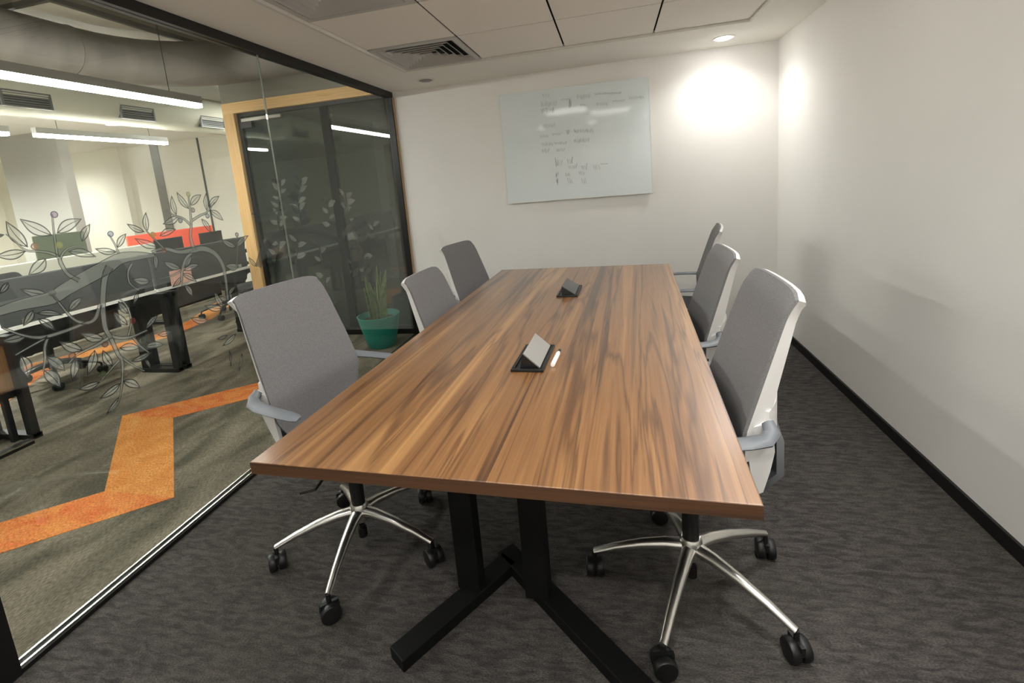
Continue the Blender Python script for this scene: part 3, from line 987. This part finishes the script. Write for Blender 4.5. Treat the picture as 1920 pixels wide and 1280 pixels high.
pn = empty('whiteboard_marker', (1.7075, -2.538, .7585), math.atan2(.152, .011), 'white marker pen lying beside the open socket box', 'pen')
Mx = Matrix.Rotation(R(90), 4, 'Y')
MB().lathe([(.004, -.075), (.008, -.074), (.0085, -.07), (.0085, .035), (.006, .045), (.004, .055), (.002, .058)], 16, M=Mx).build('barrel', PENW, pn, smooth=True)
MB().lathe([(.003, .05), (.0055, .052), (.0055, .072), (.004, .076), (.001, .076)], 14, M=Mx).build('tip', MECH, pn, smooth=True)

# ------------------------------------------------------------------ whiteboard
BX, BW, BZ, BH = 1.0262, 1.2378, 1.2168, .9239
wb = empty('whiteboard', (BX, -.024, BZ), 0, 'wall mounted white glass board with faint handwriting', 'whiteboard')
MB().box((0, -.004, 0), (BW, .003, BH)).build('writing_surface', BOARD, wb, bevel=.001)
bo = MB().box((.01, .003, .01), (BW - .01, .022, BH - .01)).build('backing', BOARDEDGE, wb)
be = MB()
be.box((-.006, -.005, -.006), (BW + .006, .005, 0)).box((-.006, -.005, BH), (BW + .006, .005, BH + .006)).box((-.006, -.005, 0), (0, .005, BH)).box((BW, -.005, 0), (BW + .006, .005, BH))
be.build('edge', BOARDEDGE, wb)
WORDS = [(540, 270, 595, 28), (525, 345, 655, 34), (525, 400, 635, 34), (690, 305, 750, 12), (762, 330, 780, 70), (835, 280, 940, 36), (985, 258, 1210, 16),
         (860, 352, 905, 14), (1000, 345, 1090, 22), (1140, 318, 1240, 16), (1280, 290, 1400, 20), (540, 530, 640, 28), (515, 620, 580, 18), (620, 602, 690, 16),
         (740, 590, 766, 38), (805, 578, 970, 28), (530, 690, 625, 24), (640, 680, 740, 20), (805, 660, 935, 30), (530, 745, 590, 30), (655, 738, 725, 26),
         (645, 850, 705, 64), (750, 832, 795, 50), (760, 885, 830, 36), (870, 885, 915, 45), (970, 880, 1025, 40), (1030, 857, 1095, 6), (650, 950, 670, 34),
         (735, 950, 770, 34), (850, 940, 895, 28), (655, 1005, 672, 40), (750, 1000, 790, 40), (870, 1000, 910, 52)]
rng = random.Random(3)
for (wx0, wy, wx1, wh) in WORDS:
    n = max(4, int((wx1 - wx0) / 7))
    mw = MB()
    pts = []
    for i in range(n + 1):
        sx_ = wx0 + (wx1 - wx0) * i / n + rng.uniform(-3, 3)
        sy = wy + (wh / 2 if i % 2 else -wh / 2) * rng.uniform(.6, 1.5) - (sx_ - wx0) * .05
        p_ = on(1, -.0268, 900 + sx_ / 4.572, 120 + sy / 4.572)
        pts.append(Vector((p_.x - BX, -.0045, p_.z - BZ)))
    mw.sweep(pts, [(.0022, .0004)] * len(pts), up=(0, 1, 0))
    mw.build('handwriting', INK, wb)

# ------------------------------------------------------------------ teal pot with snake plant behind the glass
pot = empty('potted_plant', (-.235, -.30, 0), 0, 'snake plant in a teal pot on the office carpet behind the glass', 'plant')
MB().lathe([(.001, .0), (.118, .0), (.128, .01), (.150, .10), (.172, .20), (.190, .285), (.196, .30), (.186, .302), (.178, .28), (.165, .24), (.001, .24)], 32).build('pot', TEAL, pot, smooth=True)
MB().lathe([(.001, .255), (.168, .25), (.168, .24), (.001, .24)], 24).build('soil', SOIL, pot)
for k in range(13):
    a = rng.uniform(0, 2 * math.pi)
    r0 = rng.uniform(.02, .085)
    ht = rng.uniform(.28, .52)
    ln = rng.uniform(.0, .13)
    bx, by = r0 * math.cos(a), r0 * math.sin(a)
    tw = rng.uniform(0, math.pi)
    path = []; half = []
    for t in np.linspace(0, 1, 9):
        path.append((bx + math.cos(a) * ln * t ** 1.6, by + math.sin(a) * ln * t ** 1.6, .245 + ht * t))
        wv = .030 * (1 - t ** 3) * (.75 + .5 * math.sin(t * math.pi)) + .0008
        half.append((wv, .0022))
    MB().sweep(path, half, up=(math.cos(tw), math.sin(tw), .0)).build('leaf', LEAFG, pot, smooth=True)

# ------------------------------------------------------------------ tree decals printed on the glass
XD = -.0062


def gp(u, v):
    q = on(0, XD, u, v)
    return Vector((XD, q.y, q.z))


def leaf(parent, base, tip, fat, fill, line, lw=.0042):
    b, t = gp(*base), gp(*tip)
    d = t - b
    L = d.length
    d.normalize()
    n = Vector((1, 0, 0)).cross(d).normalized()
    K = 9
    Lf = []; Rt = []; Li = []; Ri = []
    for i in range(K + 1):
        s_ = i / K
        wv = fat * L * math.sin(math.pi * s_ ** .85) ** 1.0
        bend = n * (.05 * L * math.sin(math.pi * s_))
        c = b + d * (L * s_) + bend
        Lf.append(c + n * wv); Rt.append(c - n * wv)
        wi = max(0, wv - lw)
        s2 = min(max(s_, .06), .94)
        c2 = b + d * (L * s2) + n * (.05 * L * math.sin(math.pi * s2))
        Li.append(c2 + n * wi); Ri.append(c2 - n * wi)
    m = MB()
    vs = Lf + Rt + Li + Ri
    o1, o2, o3 = K + 1, 2 * (K + 1), 3 * (K + 1)
    f1 = []; f0 = []
    for i in range(K):
        f1.append((i, i + 1, o2 + i + 1, o2 + i))
        f1.append((o3 + i, o3 + i + 1, o1 + i + 1, o1 + i))
        f0.append((o2 + i, o2 + i + 1, o3 + i + 1, o3 + i))
    m.add(vs, f0, 0)
    m.f += [tuple(f) for f in f1]; m.m += [1] * len(f1)
    # midrib
    mr = []
    off = Vector((.0002, 0, 0))
    for i in range(K + 1):
        s_ = i / K * .9
        c = b + d * (L * s_) + n * (.05 * L * math.sin(math.pi * s_)) + off
        hw = lw * .45 * (1 - .7 * s_)
        mr += [c + n * hw, c - n * hw]
    m.add(mr, [(2 * i, 2 * i + 1, 2 * i + 3, 2 * i + 2) for i in range(K)], 1)
    m.build('leaf', [fill, line], parent)


def ribbon(parent, name, pts, wds, fill, line, lw=.003):
    # smooth the polyline (Catmull-Rom) in pixel space
    P = [Vector((a, b)) for a, b in pts]
    Q = []; Wd = []
    if not isinstance(wds, (list, tuple)): wds = [wds] * len(P)
    for i in range(len(P) - 1):
        p0, p1, p2, p3 = P[max(i - 1, 0)], P[i], P[i + 1], P[min(i + 2, len(P) - 1)]
        for k in range(5):
            t = k / 5
            Q.append(.5 * ((2 * p1) + (p2 - p0) * t + (2 * p0 - 5 * p1 + 4 * p2 - p3) * t * t + (3 * p1 - p0 - 3 * p2 + p3) * t ** 3))
            Wd.append(wds[i] * (1 - t) + wds[i + 1] * t)
    Q.append(P[-1]); Wd.append(wds[-1])
    G3 = [gp(q.x, q.y) + Vector((.0003, 0, 0)) for q in Q]
    m = MB()
    rows = []
    for i, g in enumerate(G3):
        d = (G3[min(i + 1, len(G3) - 1)] - G3[max(i - 1, 0)]).normalized()
        n = Vector((1, 0, 0)).cross(d).normalized()
        # width in pixels -> metres on the glass
        q = Q[i]
        k = (gp(q.x, q.y + 3) - gp(q.x, q.y - 3)).length / 6
        h = Wd[i] * k / 2
        l = min(lw, h * .5)
        rows.append([g + n * h, g + n * (h - l), g - n * (h - l), g - n * h])
    vs = [p for r in rows for p in r]
    m.add(vs, [(4 * i + 1, 4 * i + 2, 4 * i + 6, 4 * i + 5) for i in range(len(rows) - 1)], 0)
    f1 = [(4 * i + a, 4 * i + a + 1, 4 * i + a + 5, 4 * i + a + 4) for i in range(len(rows) - 1) for a in (0, 2)]
    m.f += f1; m.m += [1] * len(f1)
    m.build(name, [fill, line], parent)


def berry(parent, u, v, r, rgb):
    c = gp(u, v) + Vector((.0005, 0, 0))
    m = MB()
    n = 14
    ring = lambda k: [c + Vector((0, math.cos(2 * math.pi * i / n) * r * k, math.sin(2 * math.pi * i / n) * r * k)) for i in range(n)]
    m.add(ring(.72), [tuple(range(n))], 0)
    o = len(m.v)
    m.add(ring(1) + ring(.72), [(i, (i + 1) % n, n + (i + 1) % n, n + i) for i in range(n)], 1)
    m.build('berry', [film_mat('berry_film', rgb, .55), film_mat('berry_ring', tuple(int(x * .75) for x in rgb), .9)], parent)


A = lambda x, y: (x / 3.84, 320 + y / 3.84)
B = lambda x, y: (x / 3.84, 620 + y / 3.84)
t1 = empty('tree_decal', (0, 0, 0), 0, 'grey printed tree branch decal with outlined leaves on the glass before the bench desks', 'decal')
LA = [((375, 465), (140, 345), .2), ((410, 450), (590, 345), .2), ((200, 550), (40, 360), .19), ((30, 460), (-60, 470), .2), ((185, 580), (-40, 615), .2),
      ((590, 510), (650, 380), .2), ((330, 632), (203, 752), .26), ((490, 580), (695, 620), .17), ((840, 585), (680, 560), .17), ((845, 555), (910, 450), .2),
      ((1060, 440), (1050, 295), .17), ((1040, 440), (910, 380), .17), ((1140, 550), (965, 485), .16), ((1150, 470), (1270, 420), .18), ((1270, 320), (1235, 175), .16),
      ((1360, 275), (1270, 150), .17), ((1370, 250), (1450, 170), .2), ((1490, 290), (1485, 155), .16), ((1505, 260), (1580, 180), .17), ((1510, 285), (1610, 360), .19),
      ((1450, 345), (1520, 450), .17), ((1290, 325), (1170, 385), .18), ((1700, 550), (1590, 490), .15), ((1700, 550), (1790, 465), .15), ((1720, 690), (1620, 680), .22),
      ((1112, 590), (1122, 725), .15), ((1305, 705), (1170, 650), .17), ((1335, 700), (1385, 610), .2), ((1322, 720), (1440, 675), .16), ((1082, 795), (948, 780), .22),
      ((345, 890), (140, 850), .18), ((495, 1010), (600, 905), .2), ((240, 1000), (165, 1120), .22), ((275, 1065), (400, 1150), .2), ((255, 1025), (460, 1040), .13),
      ((200, 1180), (0, 1230), .2), ((925, 1030), (850, 935), .2), ((920, 1110), (815, 1010), .2), ((1050, 1140), (1140, 1035), .17), ((990, 870), (958, 965), .18),
      ((1330, 820), (1390, 910), .2), ((1500, 1080), (1370, 1060), .17), ((1610, 990), (1470, 970), .15), ((1610, 985), (1540, 860), .15), ((1850, 690), (1790, 620), .16),
      ((60, 800), (-10, 890), .22), ((1310, 740), (1420, 800), .16), ((1310, 760), (1240, 840), .16), ((1640, 900), (1700, 830), .16), ((1640, 930), (1570, 900), .16),
      ((1230, 1160), (1130, 1180), .2)]
LB = [((595, 140), (422, 75), .2), ((750, 60), (578, 18), .2), ((335, 190), (470, 290), .22), ((313, 283), (440, 412), .22), ((540, 198), (520, 357), .2),
      ((682, 138), (630, 322), .2), ((808, 256), (738, 135), .2), ((722, 368), (556, 422), .17), ((885, 362), (1012, 412), .2), ((870, 375), (712, 492), .16),
      ((868, 470), (762, 604), .15), ((860, 125), (1010, 122), .2), ((1042, 115), (1185, 100), .17), ((1092, 152), (938, 222), .15), ((1040, 200), (1085, 275), .16),
      ((1650, 140), (1662, 262), .1), ((1742, 158), (1718, 298), .11), ((150, 176), (205, 345), .22), ((1700, 20), (1600, 110), .14), ((1640, 30), (1560, 60), .14)]
for b_, t_, k_ in LA: leaf(t1, A(*b_), A(*t_), k_, F_LEAF, F_LINE)
for b_, t_, k_ in LB: leaf(t1, B(*b_), B(*t_), k_, F_LEAF, F_LINE)
BRS = [('trunk', [A(-60, 1030), A(150, 965), A(370, 915), A(480, 850), A(640, 760), A(770, 690), A(870, 630), A(1000, 612), A(1110, 610)], [16, 22, 26, 26, 28, 28, 22, 16, 6]),
       ('trunk', [A(1090, 585), A(1180, 560), A(1290, 585), A(1390, 572), A(1460, 560), A(1540, 590), A(1600, 670), A(1625, 780), A(1640, 930)], [5, 7, 8, 11, 11, 10, 9, 7, 5]),
       ('trunk', [A(790, 690), A(755, 770), A(740, 950), A(755, 1120), A(795, 1200), B(850, 170), B(880, 220), B(878, 380), B(850, 520), B(800, 580)], [16, 12, 11, 10, 9, 8, 7, 5, 3, 2]),
       ('branch', [A(570, 790), A(490, 745), A(440, 670), A(420, 620), A(350, 590), A(270, 580), A(180, 570), A(100, 500), A(40, 455)], [9, 8, 8, 7, 6, 5, 4, 3, 2]),
       ('branch', [A(415, 625), A(398, 520), A(385, 420), A(375, 310)], [6, 5, 4, 3]),
       ('branch', [A(430, 640), A(455, 590), A(500, 555), A(570, 540)], [6, 5, 4, 2]),
       ('branch', [A(1400, 575), A(1372, 480), A(1376, 380), A(1368, 270), A(1355, 180)], [9, 7, 6, 5, 3]),
       ('branch', [A(1376, 395), A(1320, 345), A(1250, 320), A(1195, 275)], [6, 5, 4, 2]),
       ('branch', [A(1380, 360), A(1440, 322), A(1490, 298), A(1545, 225)], [6, 5, 4, 2]),
       ('branch', [A(1185, 565), A(1110, 490), A(1050, 430)], [6, 4, 3]),
       ('branch', [A(855, 600), A(832, 540), A(785, 460)], [5, 4, 3]),
       ('branch', [A(1310, 830), A(1310, 730), A(1335, 640), A(1380, 590)], [4, 7, 7, 7]),
       ('branch', [A(1310, 715), A(1250, 750), A(1150, 780)], [5, 4, 2]),
       ('branch', [A(950, 670), A(922, 730), A(935, 810), A(1000, 860)], [6, 6, 5, 3]),
       ('branch', [A(375, 885), A(440, 970), A(520, 1060), A(600, 1095), A(680, 1070), A(722, 960)], [4, 5, 6, 7, 8, 8]),
       ('branch', [A(20, 1130), A(150, 1180), A(290, 1200), A(450, 1160), A(620, 1095)], [4, 6, 8, 8, 6]),
       ('branch', [B(345, 45), B(322, 120), B(325, 200), B(312, 290)], [7, 7, 6, 3]),
       ('branch', [B(110, 175), B(250, 95), B(345, 45)], [4, 5, 6]),
       ('branch', [B(800, 40), B(700, 100), B(560, 170), B(495, 235)], [8, 7, 5, 3]),
       ('branch', [B(800, 40), B(870, 52), B(950, 42), B(1060, -5)], [8, 7, 6, 4]),
       ('branch', [B(955, 45), B(1010, 110), B(1070, 155)], [6, 5, 3]),
       ('branch', [B(855, 215), B(800, 275), B(735, 350)], [6, 4, 3]),
       ('branch', [B(885, 200), B(950, 245), B(1040, 290)], [6, 4, 3]),
       ('branch', [A(925, 1185), A(945, 1080), A(910, 970), A(845, 915)], [5, 5, 4, 2]),
       ('branch', [A(1700, 700), A(1710, 580), A(1705, 470)], [3, 3, 2])]
for nm, pts, wd in BRS: ribbon(t1, nm, pts, wd, F_TRUNK, F_LINE)
for (x, y), rgb in (((390, 315), (150, 90, 150)), ((250, 545), (200, 150, 110)), ((425, 535), (190, 190, 110)), ((795, 455), (70, 100, 170)), ((1100, 460), (170, 180, 70)),
                    ((1355, 170), (170, 180, 100)), ((1388, 283), (110, 95, 90)), ((1298, 358), (60, 85, 120)), ((1493, 325), (40, 90, 140)), ((1180, 575), (150, 90, 60)),
                    ((1705, 460), (60, 55, 45)), ((375, 880), (130, 130, 125)), ((955, 1080), (130, 50, 40))):
    berry(t1, *A(x, y), .0125, rgb)
for (x, y), rgb in (((520, 180), (110, 40, 30)), ((757, 97), (110, 50, 30)), ((1025, 70), (70, 75, 50)), ((742, 310), (90, 100, 60)), ((905, 310), (130, 100, 90))):
    berry(t1, *B(x, y), .0125, rgb)

# second decal on the pane next to the back wall
Cc = lambda x, y: (400 + x / 3.556, 320 + y / 3.556)
t2 = empty('tree_decal', (0, 0, 0), 0, 'dark printed tree decal on the glass pane before the dark room', 'decal')
for nm, pts, wd in [('trunk', [Cc(300, 640), Cc(330, 540), Cc(400, 450), Cc(500, 405), Cc(620, 400), Cc(740, 415), Cc(850, 470)], [16, 16, 14, 12, 12, 10, 8]),
                    ('trunk', [Cc(860, 440), Cc(920, 360), Cc(990, 310), Cc(1070, 300), Cc(1130, 330)], [10, 11, 10, 8, 5]),
                    ('branch', [Cc(700, 440), Cc(715, 560), Cc(745, 700), Cc(745, 800)], [5, 4, 4, 2]),
                    ('branch', [Cc(960, 330), Cc(965, 430), Cc(960, 510), Cc(880, 520)], [6, 5, 5, 4]),
                    ('branch', [Cc(975, 500), Cc(1000, 590), Cc(1005, 680)], [4, 4, 3]),
                    ('branch', [Cc(880, 290), Cc(895, 250), Cc(878, 140)], [6, 5, 3]),
                    ('branch', [Cc(450, 420), Cc(430, 330), Cc(445, 200), Cc(450, 60)], [5, 4, 3, 2]),
                    ('branch', [Cc(590, 400), Cc(580, 300), Cc(560, 180), Cc(590, 60)], [5, 4, 3, 2]),
                    ('branch', [Cc(255, 285), Cc(330, 295), Cc(450, 260)], [3, 3, 2]),
                    ('branch', [Cc(440, 450), Cc(430, 560), Cc(405, 640)], [4, 3, 2]),
                    ('branch', [Cc(560, 430), Cc(560, 540), Cc(545, 640)], [4, 3, 2])]:
    ribbon(t2, nm, pts, wd, F_DARK, F_DARK)
stems = [((878, 150), (880, 280), 6, 60), ((960, 330), (965, 500), 7, 60), ((1000, 560), (1010, 690), 8, 62), ((445, 60), (440, 390), 12, 62), ((560, 180), (590, 390), 9, 70),
         ((590, 60), (565, 180), 5, 60), ((700, 470), (745, 780), 6, 60), ((405, 640), (435, 470), 5, 70), ((545, 640), (560, 450), 5, 70), ((920, 600), (930, 720), 4, 55),
         ((1060, 330), (1080, 480), 6, 60), ((760, 180), (780, 380), 5, 55)]
for s0, s1, n, L in stems:
    for i in range(n):
        t = (i + .5) / n
        x = s0[0] + (s1[0] - s0[0]) * t; y = s0[1] + (s1[1] - s0[1]) * t
        sd = 1 if i % 2 else -1
        an = R(-90 + sd * rng.uniform(35, 75))
        l = L * rng.uniform(.8, 1.25)
        leaf(t2, Cc(x, y), Cc(x + l * math.cos(an), y + l * math.sin(an)), rng.uniform(.16, .22), F_LEAF if rng.random() < .4 else F_DARK, F_DARK, .0025)
